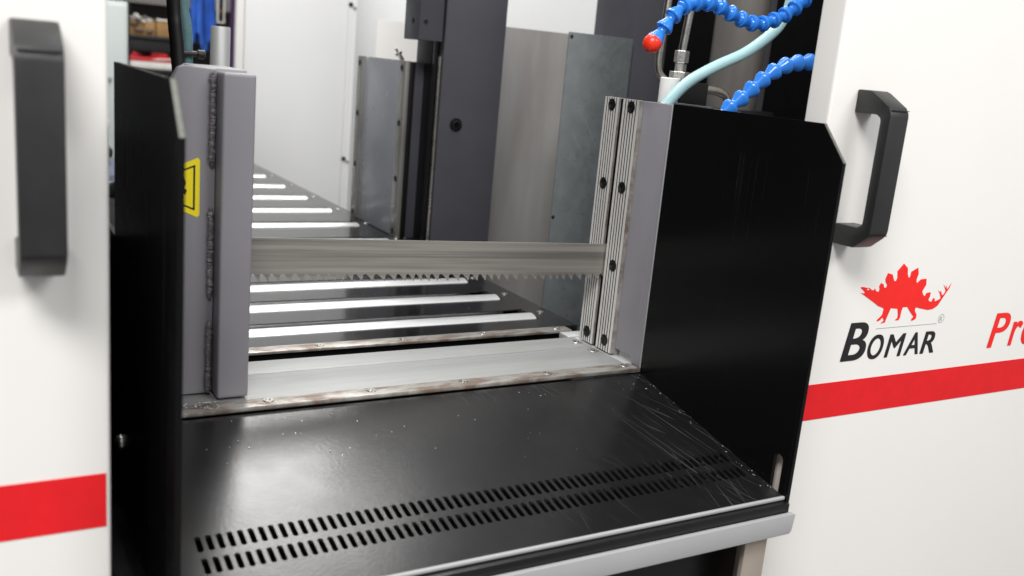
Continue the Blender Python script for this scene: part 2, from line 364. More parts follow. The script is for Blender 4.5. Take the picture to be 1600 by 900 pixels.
def text(body, x, z, size, mat, parent, shear=.28, bold=0, sx=1.0, name='lettering'):
    c = bpy.data.curves.new('t', 'FONT'); c.body = body; c.size = size; c.shear = shear; c.offset = bold; c.resolution_u = 6
    o = bpy.data.objects.new('t', c); COL.objects.link(o)
    dg = bpy.context.evaluated_depsgraph_get(); me = bpy.data.meshes.new_from_object(o.evaluated_get(dg))
    bpy.data.objects.remove(o); bpy.data.curves.remove(c)
    bm = bmesh.new(); bm.from_mesh(me); bpy.data.meshes.remove(me)
    x0 = min(v.co.x for v in bm.verts)
    for v in bm.verts: v.co = Vector((x+(v.co.x-x0)*sx, PY, z+v.co.y))
    return fin(name, bm, mat, parent)
def letter(ch_, x0, x1, z0, z1, mat, shear=.16, bold=.0008):
    """one printed letter fitted to its box, strokes thickened by overlaid shifted copies a hair apart in depth"""
    c = bpy.data.curves.new('t', 'FONT'); c.body = ch_; c.size = 1; c.shear = shear; c.resolution_u = 8
    o = bpy.data.objects.new('t', c); COL.objects.link(o)
    dg = bpy.context.evaluated_depsgraph_get(); me = bpy.data.meshes.new_from_object(o.evaluated_get(dg))
    bpy.data.objects.remove(o); bpy.data.curves.remove(c)
    bm = bmesh.new(); xs = [v.co.x for v in me.vertices]; zs = [v.co.y for v in me.vertices]
    ax, bx_, az, bz = min(xs), max(xs), min(zs), max(zs); k = 0; nb = 4
    for i in range(nb):
        for j in range(2):
            dx = bold*i/(nb-1); dz = bold*.45*j
            vs = [bm.verts.new((x0+dx+(v.co.x-ax)/(bx_-ax)*(x1-x0-bold), PY-.00002*k, z0+dz+(v.co.y-az)/(bz-az)*(z1-z0-bold*.45))) for v in me.vertices]
            for p in me.polygons: bm.faces.new([vs[q] for q in p.vertices])
            k += 1
    bpy.data.meshes.remove(me); return fin('letter', bm, mat, dR)
for ch_, x0, x1, z0, z1, mat, bd in (('B', .4482, .4772, .0466, .0797, 'blackprint', .0022), ('O', .4799, .4991, .0459, .0676, 'blackprint', .0012), ('M', .5025, .5264, .0461, .0666, 'blackprint', .0010),
        ('A', .5275, .5468, .0461, .0664, 'blackprint', .0010), ('R', .5494, .5680, .0459, .0662, 'blackprint', .0013),
        ('P', .6456, .6742, .0443, .0776, 'redlogo', .0016), ('r', .6774, .6955, .0443, .0682, 'redlogo', .0014), ('o', .6968, .7200, .0438, .0684, 'redlogo', .0014)):
    letter(ch_, x0, x1, z0, z1, mat, bold=bd)
bm = bmesh.new(); n = 28
ro = [bm.verts.new((.5702+.0041*math.cos(2*math.pi*k/n), PY, .0772+.0041*math.sin(2*math.pi*k/n))) for k in range(n)]
ri = [bm.verts.new((.5702+.0037*math.cos(2*math.pi*k/n), PY, .0772+.0037*math.sin(2*math.pi*k/n))) for k in range(n)]
for k in range(n): bm.faces.new((ro[k], ro[(k+1) % n], ri[(k+1) % n], ri[k]))
rg = fin('registered_mark', bm, 'greyprint', dR)
text('R', .5684, .0749, .0062, 'greyprint', rg, 0, 0)

# ------------------------------------------------------------------ discharge chute
def cz(y): return -.004+.195*y
XL, XR = -.086, .36
ch = thing('discharge_chute', (.137, -.095, -.05), 'scuffed black sheet-metal chute with two rows of drain slots and tall side plates', 'chute')
bm = bmesh.new(); VC = {}
def V(x, y):
    k = (round(x, 6), round(y, 6))
    if k not in VC: VC[k] = bm.verts.new((x, y, cz(y)))
    return VC[k]
px, NS = .00632, 66
X0 = -.0652; rows = [(-.1265, -.1405), (-.1463, -.1600)]
ys = [-.002, -.1240, -.1434, -.1625, -.1885]; sx_ = [XL+.001] + [X0-.0018+i*px for i in range(NS+1)] + [XR-.0005]
for a, b in ((0, 1), (3, 4)):
    for i in range(len(sx_)-1): bm.faces.new((V(sx_[i], ys[a]), V(sx_[i+1], ys[a]), V(sx_[i+1], ys[b]), V(sx_[i], ys[b])))
for rI in (0, 1):
    yt, yb = ys[1+rI], ys[2+rI]; a, b = rows[rI]
    for i in range(len(sx_)-1):
        A, B, C_, D = V(sx_[i], yb), V(sx_[i], yt), V(sx_[i+1], yt), V(sx_[i+1], yb)
        if i == 0 or i == len(sx_)-2: bm.faces.new((A, B, C_, D)); continue
        cx = (sx_[i]+sx_[i+1])/2; w = .0018; c = .0008; k = .0011
        p = [V(cx-w, b+k), V(cx-w, a-k), V(cx-c, a), V(cx+c, a), V(cx+w, a-k), V(cx+w, b+k), V(cx+c, b), V(cx-c, b)]
        for q in ((A, B, p[1], p[0]), (B, p[2], p[1]), (B, C_, p[3], p[2]), (C_, p[4], p[3]), (C_, D, p[5], p[4]), (D, p[6], p[5]), (D, A, p[7], p[6]), (A, p[0], p[7])): bm.faces.new(q)
bmesh.ops.recalc_face_normals(bm, faces=bm.faces)
if sum(f_.normal.z for f_ in bm.faces) < 0: bmesh.ops.reverse_faces(bm, faces=bm.faces)
geo = bmesh.ops.extrude_face_region(bm, geom=bm.faces[:])
for v in [e for e in geo['geom'] if isinstance(e, bmesh.types.BMVert)]: v.co.z -= .002
fl = fin('chute_floor', bm, 'chute', ch)
box('front_edge_highlight', XL+.001, XR-.0002, -.1915, -.1887, -.0432, -.0402, 'greylight', ch, .0012, 3)  # light grey strip puts in the highlight along the chute edge
box('front_lip', XL+.001, XR-.0005, -.1970, -.1890, -.0620, -.0434, 'black', ch, .0006)
box('rear_lip', XL+.001, XR-.0005, -.0021, .0000, -.012, -.0046, 'black', ch, 0)
def side_plate(x0, x1, yback, extra):
    hy = -.1785; hw = .0046; zt, zb = -.0105, cz(hy)-.002
    # slot near the front bottom corner: build as a ring of quads around a rounded slot
    bm = bmesh.new()
    hole = [(hy+hw, zb), (hy+hw, zt-.004), (hy+hw*.7, zt-.001), (hy, zt), (hy-hw*.7, zt-.001), (hy-hw, zt-.004), (hy-hw, zb)]
    poly = ([(extra, -.060), (extra, .127), (yback, .127)] if extra else [(yback, -.060)]) + [(yback, .2405), (-.1695, .2405), (-.1926, .2148), (-.1926, -.060), (hy-hw, -.060)] + hole[::-1] + [(hy+hw, -.060)]
    add_prism(bm, poly, 'X', x0, x1)
    return fin('side_plate', bm, 'plate', ch, tri=True)
spR = side_plate(.36, .3632, .0, 0); spL = side_plate(-.0892, -.086, .0148, .14)
# cut plate edges along the chamfer, caught light put into the paler colour
for sp, xa, xb in ((spR, .3604, .3628), (spL, -.0890, -.0862)):
    prism('cut_edge', [(-.1696, .24035), (-.16965, .24065), (-.19280, .21490), (-.1927, .2145)], 'X', xa, xb, 'edge', sp)
bm = bmesh.new(); add_lathe(bm, [(.0055, 0), (.0055, .0012), (.0048, .003), (.003, .0042), (0, .0045)], 18, axis_m((-1, 0, 0)))
fin('bolt', bm, 'zincscrew', ch, True, loc=Vector((-.0892, -.0122, -.011)))

fb = thing('front_bar', (.13, -.199, -.067), 'light grey flat bar across the front below the chute', 'bar')
prism('bar', [(-.16, -.0500), (.3615, -.0500), (.3628, -.0513), (.3612, -.0640), (.3592, -.0665), (-.16, -.0665)], 'Y', -.2015, -.1975, 'greylight', fb, bev=.0008)
lg = thing('support_leg', (.331, -.188, -.9), 'brownish steel support leg under the right end of the grey bar', 'leg')
box('leg_plate', .3265, .3490, -.1905, -.186, -.9, -.0675, 'beige', lg, .0008)
box('slot_backing', .3700, .3725, -.1790, -.1450, -.0600, .0020, 'tan', lg, .0006)  # added tan piece behind the plate slot, where the white door would show
box('leg_flange', .3450, .3490, -.185, -.155, -.9, -.0700, 'beige', lg, .0006)

# ------------------------------------------------------------------ saw table
tb = thing('saw_table', (.14, .07, -.02), 'pale aluminium saw table with stained steel edge strips in front of the rollers', 'table')
box('edge_strip', -.084, .3585, .0000, .0158, -.0030, .0004, 'rail', tb, .0008)
box('edge_strip', -.02, .3660, .1245, .1400, -.0022, .0004, 'rail', tb, .0006)
box('slot_shade_wall', -.084, .3700, .1290, .1400, -.030, -.0024, 'interior', tb, 0)  # near-black wall carries the shade under the rear edge strip
box('table_plate', -.084, .3555, .0160, .0730, -.010, -.0009, 'tablealu', tb, .0003)
box('table_plate', -.084, .3555, .0740, .1060, -.010, -.0010, 'tablealu', tb, .0004)
box('end_plate', .3500, .3900, .1064, .1240, -.010, -.0008, 'alu', tb, .0006)
box('end_plate', .3560, .3900, .0162, .1060, -.010, -.0012, 'alu', tb, .0004)
box('blade_slot_bottom', -.084, .352, .1058, .1248, -.030, -.0150, 'interior', tb, 0)  # near-black colour carries the shade down in the slot
for x in (-.066, .0168, .0992, .1813, .2644, .3481): screw((x, .0090, .0004), tb, (0,0,1), .0041, 'zincscrew', h=.0008)
for x in (.0165, .0985, .1803, .2656, .3511): screw((x, .1325, .0004), tb, (0,0,1), .0041, 'zincscrew', h=.0008)
for x, y in ((.3485, .0600), (.3485, .0890)): screw((x, y, -.0010), tb, (0,0,1), .0052, 'zincscrew', h=.0010)

# ------------------------------------------------------------------ roller bed
rb = thing('roller_bed', (.16, .8, -.09), 'black roller bed with bright steel rollers receding behind the blade', 'roller bed')
ry = [.1822+.0807*i for i in range(6)] + [.7067, .8323, .9602, 1.0905, 1.2210, 1.3510]
R_, ZC = .0190, -.0157; hwid = .0117
bm = bmesh.new(); BX0, BX1, RX1 = -.032, .3835, .3545
edges = [.1404]
for y in ry: edges += [y-hwid+.0008, y+hwid+.0165]
edges += [1.46]
for i in range(0, len(edges), 2): add_box(bm, BX0, RX1, edges[i], edges[i+1], -.0012, 0)
add_box(bm, RX1+.0001, BX1, .1404, 1.46, -.004, 0); add_box(bm, BX1-.003, BX1, .1404, 1.46, -.085, -.0041)
fin('bed_sheet', bm, 'bed', rb)
box('bed_trough', BX0, BX1-.004, .1404, 1.46, -.085, -.045, 'interior', rb, 0)
bm = bmesh.new(); L = .375
add_lathe(bm, [(0, 0), (R_-.0012, 0), (R_, .0012), (R_, L-.0012), (R_-.0012, L), (0, L)], 40, axis_m((1, 0, 0)))
roller = fin('roller', bm, 'steel', rb, True, loc=Vector((.3525-L, ry[0], ZC)))
for y in ry[1:]: again(roller, (.3525-L, y, ZC), rb)
for y in ry: screw((.3695, y+.012, 0), rb, (0,0,1), .0040, 'zincscrew', h=.0010)

# ------------------------------------------------------------------ saw blade
bm = bmesh.new()
xa, xb = -.020, .372
def top(x): return .1127-(x-.0195)*.0305
top_pts = [(xa, top(xa)), (xb, top(xb))]
pit = [.0104, .0099, .0090, .0080, .0071, .0075, .0086, .0098]
x = xa; i = 0; teeth = []
BW, TH = .0293, .0062     # body height to the gullet, tooth height
while x < xb-.010:
    p = pit[i % 8]; i += 1
    # going right: gullet root after a tooth face, rounded, then back slope down to the next tip
    for dx, dz in ((0.0, TH), (.0002, TH*.45), (.0006, TH*.16), (p*.16, .00005), (p*.30, 0), (p*.44, TH*.13), (p*.70, TH*.52)):
        teeth.append((x+dx, top(x+dx)-BW-dz))
    x += p
teeth.append((x, top(x)-BW-TH)); teeth.append((xb, top(xb)-BW))
poly = [top_pts[0], top_pts[1]] + teeth[::-1]
add_prism(bm, poly, 'Y', .0700, .0711)
tag(fin('saw_band', bm, 'blade', tri=True), 'toothed steel band saw blade stretched between the two vise jaws', 'saw blade')

# ------------------------------------------------------------------ vise jaws
jr = thing('vise_jaw', (.375, .05, -.001), 'grey vise jaw at right with two grooved strips beside the black plate', 'vise jaw', 'vise jaws')
# front wall of the jaw with a notch at its foot
prism('jaw_wall', [(.0006, -.0010), (.0006, .2395), (.1000, .2395), (.1000, -.0010), (.0440, -.0010), (.0440, .0062), (.0210, .0062), (.0172, .0045), (.0162, .0008), (.0162, -.0010)], 'X', .3612, .3680, 'grey', jr, bev=.0007)
box('jaw_corner', .3592, .3611, .0003, .0011, .000, .2396, 'greylight', jr, .0003)
box('jaw_cap', .3684, .4400, .0010, .1000, .2290, .2380, 'dark', jr, .001)
def grooved(y0, y1):
    xf = .3562; n = 6; w = (y1-y0); p = w/n
    # ridges separated by grooves along the whole height
    pts = [(.3610, y0), (xf, y0)]
    for k in range(1, n):
        a = y0+k*p
        pts += [(xf, a-p*.17), (xf+.0028, a-p*.13), (xf+.0028, a+p*.13), (xf, a+p*.17)]
    pts += [(xf, y1), (.3610, y1)]
    st_ = prism('grooved_strip', pts, 'Z', .0008, .2398, 'groove', jr)
    st_.data.materials.append(M['groove_dark']); cx = WL[st_].x
    for q in st_.data.polygons:
        if abs(q.normal.z) < .5 and xf+.0003 < q.center.x+cx < .3603 and y0+.0006 < q.center.y+WL[st_].y < y1-.0006: q.material_index = 1
    return st_
box('gap_shade_strip', .3585, .3611, .0683, .0749, .0008, .2394, 'interior', jr, 0)  # black strip puts in the shade of the gap between the grooved strips
for y0, y1 in ((.0752, .0971), (.0440, .0680)):
    s = grooved(y0, y1); box('strip_edge', .3564, .3609, y0-.0006, y0-.0001, .0008, .2396, 'rail', s, 0); yc = (y0+y1)/2
    for z in (.0112, .0847, .1590, .2330): screw((.3562, yc-.001, z), s, (-1,0,0), .0056, 'screw', h=.0008)

jl = thing('vise_jaw', (-.02, .05, -.001), 'grey welded vise jaw post at left with yellow warning sticker', 'vise jaw', 'vise jaws')
box('jaw_post', -.0185, .0045, .0200, .1000, .0010, .2385, 'grey', jl, .0022, 3)
prism('back_plate', [(-.0800, .0010), (-.0190, .0010), (-.0190, .2400), (-.0410, .2412), (-.0452, .2392), (-.0500, .2300), (-.0800, .1950)], 'Y', .0360, .0450, 'grey', jl, bev=.0015)
box('top_cap', -.0300, .0030, .0400, .1000, .2300, .2405, 'greylight', jl, .001)
def bead(z0, z1, r):
    rn = random.Random(int(z0*1e4)); bm = bmesh.new(); pts = []; n = int((z1-z0)/.0008); ph = rn.random()*6
    for i in range(n+1):
        z = z0+(z1-z0)*i/n
        pts.append((-.0222+rn.uniform(-.0003, .0003), .0340+rn.uniform(-.0003, .0003), z))
    amp = [rn.uniform(.82, 1.18) for _ in range(n+2)]
    rad = lambda t: r*amp[int(t*n+.5)]*(1+.07*math.sin(t*n*.9+ph))*min(1, .45+9*min(t, 1-t))
    add_tube(bm, pts, rad, 14)
    for v in bm.verts: v.co += Vector((rn.uniform(-1, 1), rn.uniform(-1, 1), rn.uniform(-1, 1)))*.00032
    return fin('weld_bead', bm, 'weld', jl, True)
bead(.172, .2380, .0021); bead(.075, .143, .0020); bead(.002, .058, .0020)
# yellow sticker on the back plate
SY = .0358
def hexa(cx, cz_, w, h, cut):
    return [(cx+w/2, cz_+h/2), (cx-w/2+cut, cz_+h/2), (cx-w/2, cz_+h/2-cut*.46), (cx-w/2, cz_-h/2+cut*.46), (cx-w/2+cut, cz_-h/2), (cx+w/2, cz_-h/2)]
def rot_hex(xr, zc, w, h, s): # right edge upright, narrowing to the left
    return [(xr, zc+h/2-s), (xr-s, zc+h/2), (xr-w, zc+h/2-w*.42), (xr-w, zc-h/2+w*.42), (xr-s, zc-h/2), (xr, zc-h/2+s)]
st = flat('warning_sticker', rot_hex(-.0298, .1564, .032, .0425, .0015), 'yellow', jl, SY, .0002)
a = rot_hex(-.0330, .1564, .028, .0325, .0004); b = rot_hex(-.0343, .1564, .0256, .0290, .0003)
bm = bmesh.new(); A = [bm.verts.new((x, SY-.0002, z)) for x, z in a]; B = [bm.verts.new((x, SY-.0002, z)) for x, z in b]
for i in range(6): bm.faces.new((A[i], A[(i+1) % 6], B[(i+1) % 6], B[i]))
fin('border_line', bm, 'blackprint', st)
flat('hand_symbol', [(-.0392,.1600),(-.0405,.1640),(-.0440,.1655),(-.047,.1620),(-.047,.1500),(-.0430,.1492),(-.0412,.1530),(-.0395,.1515),(-.0385,.1545),(-.0402,.1560)], 'blackprint', st, SY-.0003, .0002)

jb = thing('vise_jaw', (.39, .69, -.001), 'dark grey vise jaw standing on the bed behind the blade', 'vise jaw', 'vise jaws')
box('jaw_face', .3722, .3788, .6220, .7635, .0008, .2500, 'jawdark', jb, .0006)
for y0, y1 in ((.5995, .6215), (.7640, .7850)):
    s = box('jaw_strip', .3688, .3755, y0, y1, .0002, .2520, 'darksteel', jb, .0005)
    for z in (.0092, .0856, .1650, .2418): screw((.3688, (y0+y1)/2+.001, z), s, (-1,0,0), .0046, 'screw', h=.0008)
pr = [(.3792, .0), (.3792, .2515), (.3880, .2515)] + [(.3940+.0210*math.sin(a), .2305+.0210*math.cos(a)) for a in [math.radians(k*15) for k in range(7)]] + [(.4150, .0)]
prism('jaw_end', pr, 'Y', .6030, .7700, 'dark', jb, bev=.0012)
box('guide_edge', .3758, .3830, .5990, .6028, .0002, .2512, 'black', jb, .0003)
bm = bmesh.new(); add_lathe(bm, [(.003, 0), (.003, .010), (.0055, .0102), (.0055, .014), (.002, .0142), (.002, .020), (0, .0205)], 12, Matrix.Translation((.388, .655, .2516)) @ Matrix.Rotation(math.radians(-38), 4, 'Y'))
fin('grease_nipple', bm, 'zincscrew', jb, True)

# ------------------------------------------------------------------ guide columns and sheets behind the blade
gc = thing('guide_column', (.447, .6, -.5), 'dark grey guide column with a socket screw standing behind the blade', 'column', 'guide columns')
box('column_body', .4020, .4955, .5500, .6400, -.5, .75, 'dark', gc, .0015)
box('guide_rail', .3975, .4018, .5640, .5760, -.3, .75, 'black', gc, .001)
box('guide_rail', .3985, .4018, .5800, .6300, -.3, .75, 'black', gc, .001)
tube('steel_rod', [(.3990, .5545, -.3), (.3990, .5545, .262)], .0022, 'tubesteel', gc)
bm = bmesh.new(); add_lathe(bm, [(.0095, 0), (.0095, .0010), (.0088, .0012), (.0078, .0012), (.0074, .0002), (.0070, .0002), (.0066, .0030), (.0042, .0034)], 28, axis_m((0,-1,0)))
sc = fin('socket_screw', bm, 'screw', gc, True, loc=Vector((.4280, .5499, .1713)))
bm = bmesh.new(); add_lathe(bm, [(.0042, .0034), (.0038, .0006), (0, .0005)], 6, axis_m((0,-1,0)))
fin('hex_socket', bm, 'interior', sc, loc=Vector((.4280, .5499, .1713)))
cb = thing('carriage_block', (.377, .56, .2812), 'dark block with screw holes hanging beside the guide column top', 'block')
box('block', .3590, .3935, .5400, .5900, .2812, .75, 'dark', cb, .001)
for z in (.305, .345, .39): screw((.3675, .5400, z), cb, (0,-1,0), .0032, 'screw', h=.0006)
for z in (.3055, .3455, .39): screw((.3590, .562, z), cb, (-1,0,0), .0036, 'screw', h=.0006)

ss = thing('splash_sheet', (.60, .66, -.5), 'brownish stainless steel sheet between the dark column and the zinc sheet', 'sheet')
box('sheet_body', .48, .74, .6600, .6620, -.5, .3150, 'stainless', ss, .0004)
zs = thing('splash_sheet', (.59, .45, -.5), 'bluish scratched zinc sheet behind the grooved jaw strips', 'sheet')
box('sheet_body', .5365, .6425, .4500, .4520, -.5, .3095, 'zinc', zs, .0004)
for x, z in ((.5405, .3035), (.5395, .0590)): screw((x, .4499, z), zs, (0,-1,0), .0026, 'screw', h=.0005)
tube('chip_curl', [(.622+.010*math.cos(a), .4440, -.006-.012*math.sin(a)) for a in [i*.2 for i in range(2, 15)]], .0005, 'zincscrew', zs, 6)

g2 = thing('guide_column', (.70, .5, -.5), 'dark column beside the zinc sheet behind the steel pipes', 'column', 'guide columns')
box('column_body', .6500, .7060, .4560, .5600, -.5, .75, 'dark', g2, .0015)
for z in (.234, .262, .290): box('hinge_knuckle', .6440, .6498, .4600, .4760, z-.011, z+.011, 'black', g2, .002)
ib = thing('unlit_back_panel', (.95, .62, -.5), 'near-black panel for the unlit interior behind the hoses and hydraulic cylinder', 'panel')
box('panel_body', .7300, 1.500, .6200, .6260, -.5, .75, 'interior', ib, 0)  # black colour stands for the lack of light inside the enclosure
box('panel_side', 1.20, 1.21, -.10, .6190, -.5, .75, 'interior', ib, 0)
box('panel_post', .7420, .7560, .3000, .3300, -.5, .75, 'dark', ib, .001)
lc = thing('lift_cylinder', (.70, .30, -.3), 'dark burnished hydraulic cylinder behind the clear hose', 'cylinder')
bm = bmesh.new(); add_lathe(bm, [(0, -.3), (.033, -.3), (.033, .238), (.0335, .239), (.0335, .75), (0, .75)], 40, Matrix.Translation((.6985, .300, 0)))
fin('cylinder_barrel', bm, 'cyl', lc, True)
box('cylinder_foot', .655, .742, .262, .338, -.3, .2300, 'black', lc, .002)

# ------------------------------------------------------------------ fittings on top of the jaw
vb = thing('valve_block', (.478, .132, .2300), 'small dark valve block with nut fittings on top of the right jaw', 'valve')
box('block_body', .4600, .4960, .1140, .1500, .2300, .2595, 'black', vb, .001)
def hexnut(x, y, z0, z1, r, name='nut'):
    bm = bmesh.new(); add_lathe(bm, [(0, z0), (r*.92, z0), (r, z0+.0006), (r, z1-.0006), (r*.92, z1), (0, z1)], 6, Matrix.Translation((x, y, 0)) @ Matrix.Rotation(.3, 4, 'Z'))
    return fin(name, bm, 'zincscrew', vb)
hexnut(.4625, .122, .2596, .2690, .0105); hexnut(.4625, .122, .2691, .2776, .0058); hexnut(.4622, .122, .2777, .2898, .0074)
tube('pipe_stub', [(.4625, .122, .2690), (.4625, .122, .2780)], .0040, 'tubesteel', vb, 14)
jt = thing('jaw_top_plate', (.43, .06, .2300), 'dark cover plate lying on top of the right vise jaw', 'plate')
box('plate_body', .3690, .5600, -.0420, .0990, .2220, .2299, 'black', jt, .001)
box('cover_strip', .3640, .3700, -.0400, .0040, .2300, .2416, 'dark', jt, .0008)
wb = thing('nozzle_holder', (.432, .10, .2300), 'white plastic holder where the clear hose meets the jaw top', 'holder')
bm = bmesh.new(); add_lathe(bm, [(0, .2300), (.0098, .2300), (.0098, .2615), (.0090, .2622), (0, .2622)], 24, Matrix.Translation((.4335, .100, 0)))
fin('holder_body', bm, 'whiteplastic', wb, True)
tag(tube('steel_pipe', catmull([(.4712, .165, .42), (.4670, .160, .3401), (.4641, .160, .2946), (.4638, .160, .2750), (.4674, .158, .2634), (.4770, .150, .2540)]), .0040, 'tubesteel'), 'bent steel pipe running down beside the red nozzle', 'pipe', 'steel hydraulic pipes')
tag(tube('steel_pipe', [(.4705, .122, .42), (.4675, .122, .3450), (.4622, .122, .2895)], .0042, 'tubesteel'), 'straight steel pipe entering the hexagonal nuts', 'pipe', 'steel hydraulic pipes')
tag(tube('steel_pipe', catmull([(.4960, .125, .2530), (.5113, .125, .2530), (.5232, .124, .2511), (.5304, .123, .2462), (.5350, .122, .2300)]), .0042, 'tubesteel'), 'short steel pipe curving out of the valve block to the right', 'pipe', 'steel hydraulic pipes')
tag(tube('clear_hose', catmull([(.4085, .076, .2300), (.4215, .078, .2448), (.4432, .080, .2618), (.4731, .080, .2775), (.5043, .080, .2911), (.5275, .080, .3056), (.5464, .080, .3211), (.5548, .080, .3364), (.5592, .080, .3494), (.5640, .080, .42)]), .0056, 'clear', seg=20), 'pale teal translucent hose rising across the dark cylinder', 'hose')

# segmented coolant hoses
SEG = [(0, .0030), (.0040, .0030), (.0046, .0010), (.0046, -.0001)]
def seg_mesh(name):
    bm = bmesh.new()
    add_lathe(bm, [(.0034, -.0035), (.0050, -.0020), (.0054, .0000), (.0040, .0018), (.0039, .0030), (.0069, .0096), (.0073, .0104), (.0073, .0126), (.0060, .0134), (.0050, .0132), (.0048, .0110), (0, .0105)], 24)
    me = bpy.data.meshes.new(name); bmesh.ops.recalc_face_normals(bm, faces=bm.faces); bm.to_mesh(me); bm.free(); me.materials.append(M['blue'])
    for p in me.polygons: p.use_smooth = True
    me.set_sharp_from_angle(angle=math.radians(28))
    return me
seg_me = seg_mesh('hose_segment')
def seg_hose(name, pts, label, pitch_, flip, nozzle):
    t = thing(name, pts[0], label, 'hose', 'blue segmented coolant hoses')
    P = catmull(pts, 20); acc = 0; marks = [P[0]]; 
    for a, b in zip(P, P[1:]):
        acc += (b-a).length
        if acc >= pitch_: marks.append(b); acc = 0
    if nozzle:
        bm = bmesh.new(); d = (marks[0]-marks[1]).normalized()
        add_lathe(bm, [(0, -.006), (.0052, -.006), (.0074, -.003), (.0080, .0005), (.0072, .0045), (.0050, .0074), (.0020, .0086), (.0013, .0086), (.0013, .003), (0, .003)], 24, axis_m(d))
        fin('nozzle', bm, 'redplastic', t, True, loc=marks[0]+d*.001)
        marks = marks[1:] if (marks[1]-marks[0]).length < .010 else marks
    for a, b in zip(marks, marks[1:]):
        d = (b-a) if not flip else (a-b); o0 = a if not flip else b
        o = bpy.data.objects.new('segment', seg_me); COL.objects.link(o)
        o.parent = t; o.matrix_parent_inverse = Matrix.Translation(-WL[t])
        o.rotation_mode = 'QUATERNION'; o.rotation_quaternion = d.to_track_quat('Z', 'Y'); o.location = o0; WL[o] = Vector(o0)
    return t
seg_hose('coolant_hose', [(.3300,0,.2903),(.3356,0,.2976),(.3431,0,.3066),(.3492,0,.3156),(.3585,0,.3223),(.3704,0,.3261),(.3823,0,.3274),(.3933,0,.3265),(.4050,0,.3229),(.4184,0,.3188),(.4318,0,.3158),(.4457,0,.3155),(.4590,0,.3196),(.4714,0,.3247),(.4820,0,.3314),(.4925,0,.3387),(.5200,.01,.3600),(.5600,.05,.40)],
         'arched blue segmented coolant hose ending in a red nozzle', .0132, True, True)
seg_hose('coolant_hose', [(.3700,-.050,.2360),(.3845,-.050,.2472),(.3927,-.050,.2530),(.3995,-.050,.2587),(.4070,-.050,.2650),(.4160,-.050,.2714),(.4258,-.050,.2774),(.4369,-.050,.2820),(.4485,-.050,.2845),(.4613,-.050,.2860),(.4736,-.050,.2870),(.52,-.05,.289),(.58,-.04,.29)],
         'lower blue segmented coolant hose rising from behind the black plate', .0132, False, False)

# ------------------------------------------------------------------ white enclosure behind the bed
wp = thing('enclosure_panel', (.53, 1.6, -.9), 'large white enclosure panel behind the roller bed', 'panel', 'white enclosure panels')
box('panel_body', .4040, .6480, 1.6000, 1.6200, -.9, 1.15, 'white_cool', wp, .002)
box('edge_flange', .3860, .4035, 1.6050, 1.6250, -.9, 1.15, 'white', wp, .003)
box('edge_flange', .6485, .6570, 1.5960, 1.6200, -.9, 1.15, 'white_cool', wp, .002)
box('edge_flange', .6575, .6700, 1.6000, 1.6300, -.9, 1.15, 'white_cool', wp, .002)
for z in (.362, -.005, -.37): screw((.6525, 1.5958, z), wp, (0,-1,0), .0055, 'screw', h=.003)
for z in (.355, -.012): screw((.6640, 1.5998, z), wp, (0,-1,0), .0040, 'greyprint', h=.003)
wq = thing('enclosure_panel', (1.3, 1.85, -.9), 'white rear wall panel seen over the two metal sheets', 'panel', 'white enclosure panels')
box('panel_body', .66, 2.4, 1.85, 1.87, -.9, 1.25, 'white_cool', wq, .002)
ws = thing('white_cover_plate', (.67, 1.3, -.9), 'small white plate behind the vise jaw next to the dark block', 'plate')
box('plate_body', .6030, .80, 1.300, 1.304, -.9, .3260, 'white', ws, .0006)

# ------------------------------------------------------------------ things behind the machine at upper left
tp = thing('silver_post', (.097, .523, 0), 'short round silver post behind the left vise jaw', 'post')
bm = bmesh.new(); add_lathe(bm, [(0, .0005), (.0112, .0005), (.0112, .2720), (.0104, .2732), (.0072, .2732), (.0068, .2715), (0, .2715)], 28, Matrix.Translation((.0970, .523, 0)))
fin('post_body', bm, 'alu', tp, True)
tag(tube('black_hose', catmull([(.002, .34, .42), (.0105, .35, .2978), (.0125, .35, .2681), (.0148, .35, .2440), (.0150, .35, .2000), (-.010, .35, .13), (-.060, .36, .094)]), .0068, 'blackprint'), 'thick black hose hanging behind the left side plate', 'hose')
hs = thing('teal_hose', (.027, .37, .10), 'teal hose with a black clamp beside the black hose', 'hose')
tube('hose_body', catmull([(.016, .37, .42), (.0225, .37, .2999), (.0265, .37, .2694), (.0280, .37, .2444), (.0265, .37, .2000), (.0, .37, .13), (-.060, .38, .094)]), .0058, 'teal', hs)
bm = bmesh.new(); add_lathe(bm, [(0, -.013), (.0030, -.013), (.0030, .004), (.0048, .0045), (.0048, .011), (.0030, .012), (0, .012)], 14, Matrix.Translation((.0325, .362, .2424)) @ axis_m((1, 0, 0)))
fin('hose_clamp', bm, 'blackprint', hs, True)

lk = thing('locker', (.05, 2.4, -.9), 'pale grey-green steel locker behind the left door edge', 'locker')
box('locker_body', -.35, .243, 2.200, 2.65, -.9, .3280, 'locker', lk, .004)
box('locker_door', -.33, .236, 2.188, 2.199, -.86, .3180, 'locker', lk, .003)
box('locker_handle', .185, .200, 2.178, 2.1875, .118, .128, 'greyprint', lk, .001)
cl = thing('grey_drum', (.03, 1.25, -.9), 'grey drum in the gap between left door and black plate', 'drum')
bm = bmesh.new(); add_lathe(bm, [(0, -.9), (.085, -.9), (.085, -.02), (.080, -.004), (.050, .020), (.03, .030), (0, .030)], 36, Matrix.Translation((.025, 1.25, 0)))
fin('drum_body', bm, 'bluegrey', cl, True)
box('drum_lid', -.02, .07, 1.20, 1.30, .0302, .048, 'shelf', cl, .006)
tag(box('tool_box', .00, .092, 1.44, 1.60, -.9, .060, 'shelf', None, .004), 'black tool box standing behind the grey drum', 'tool box')
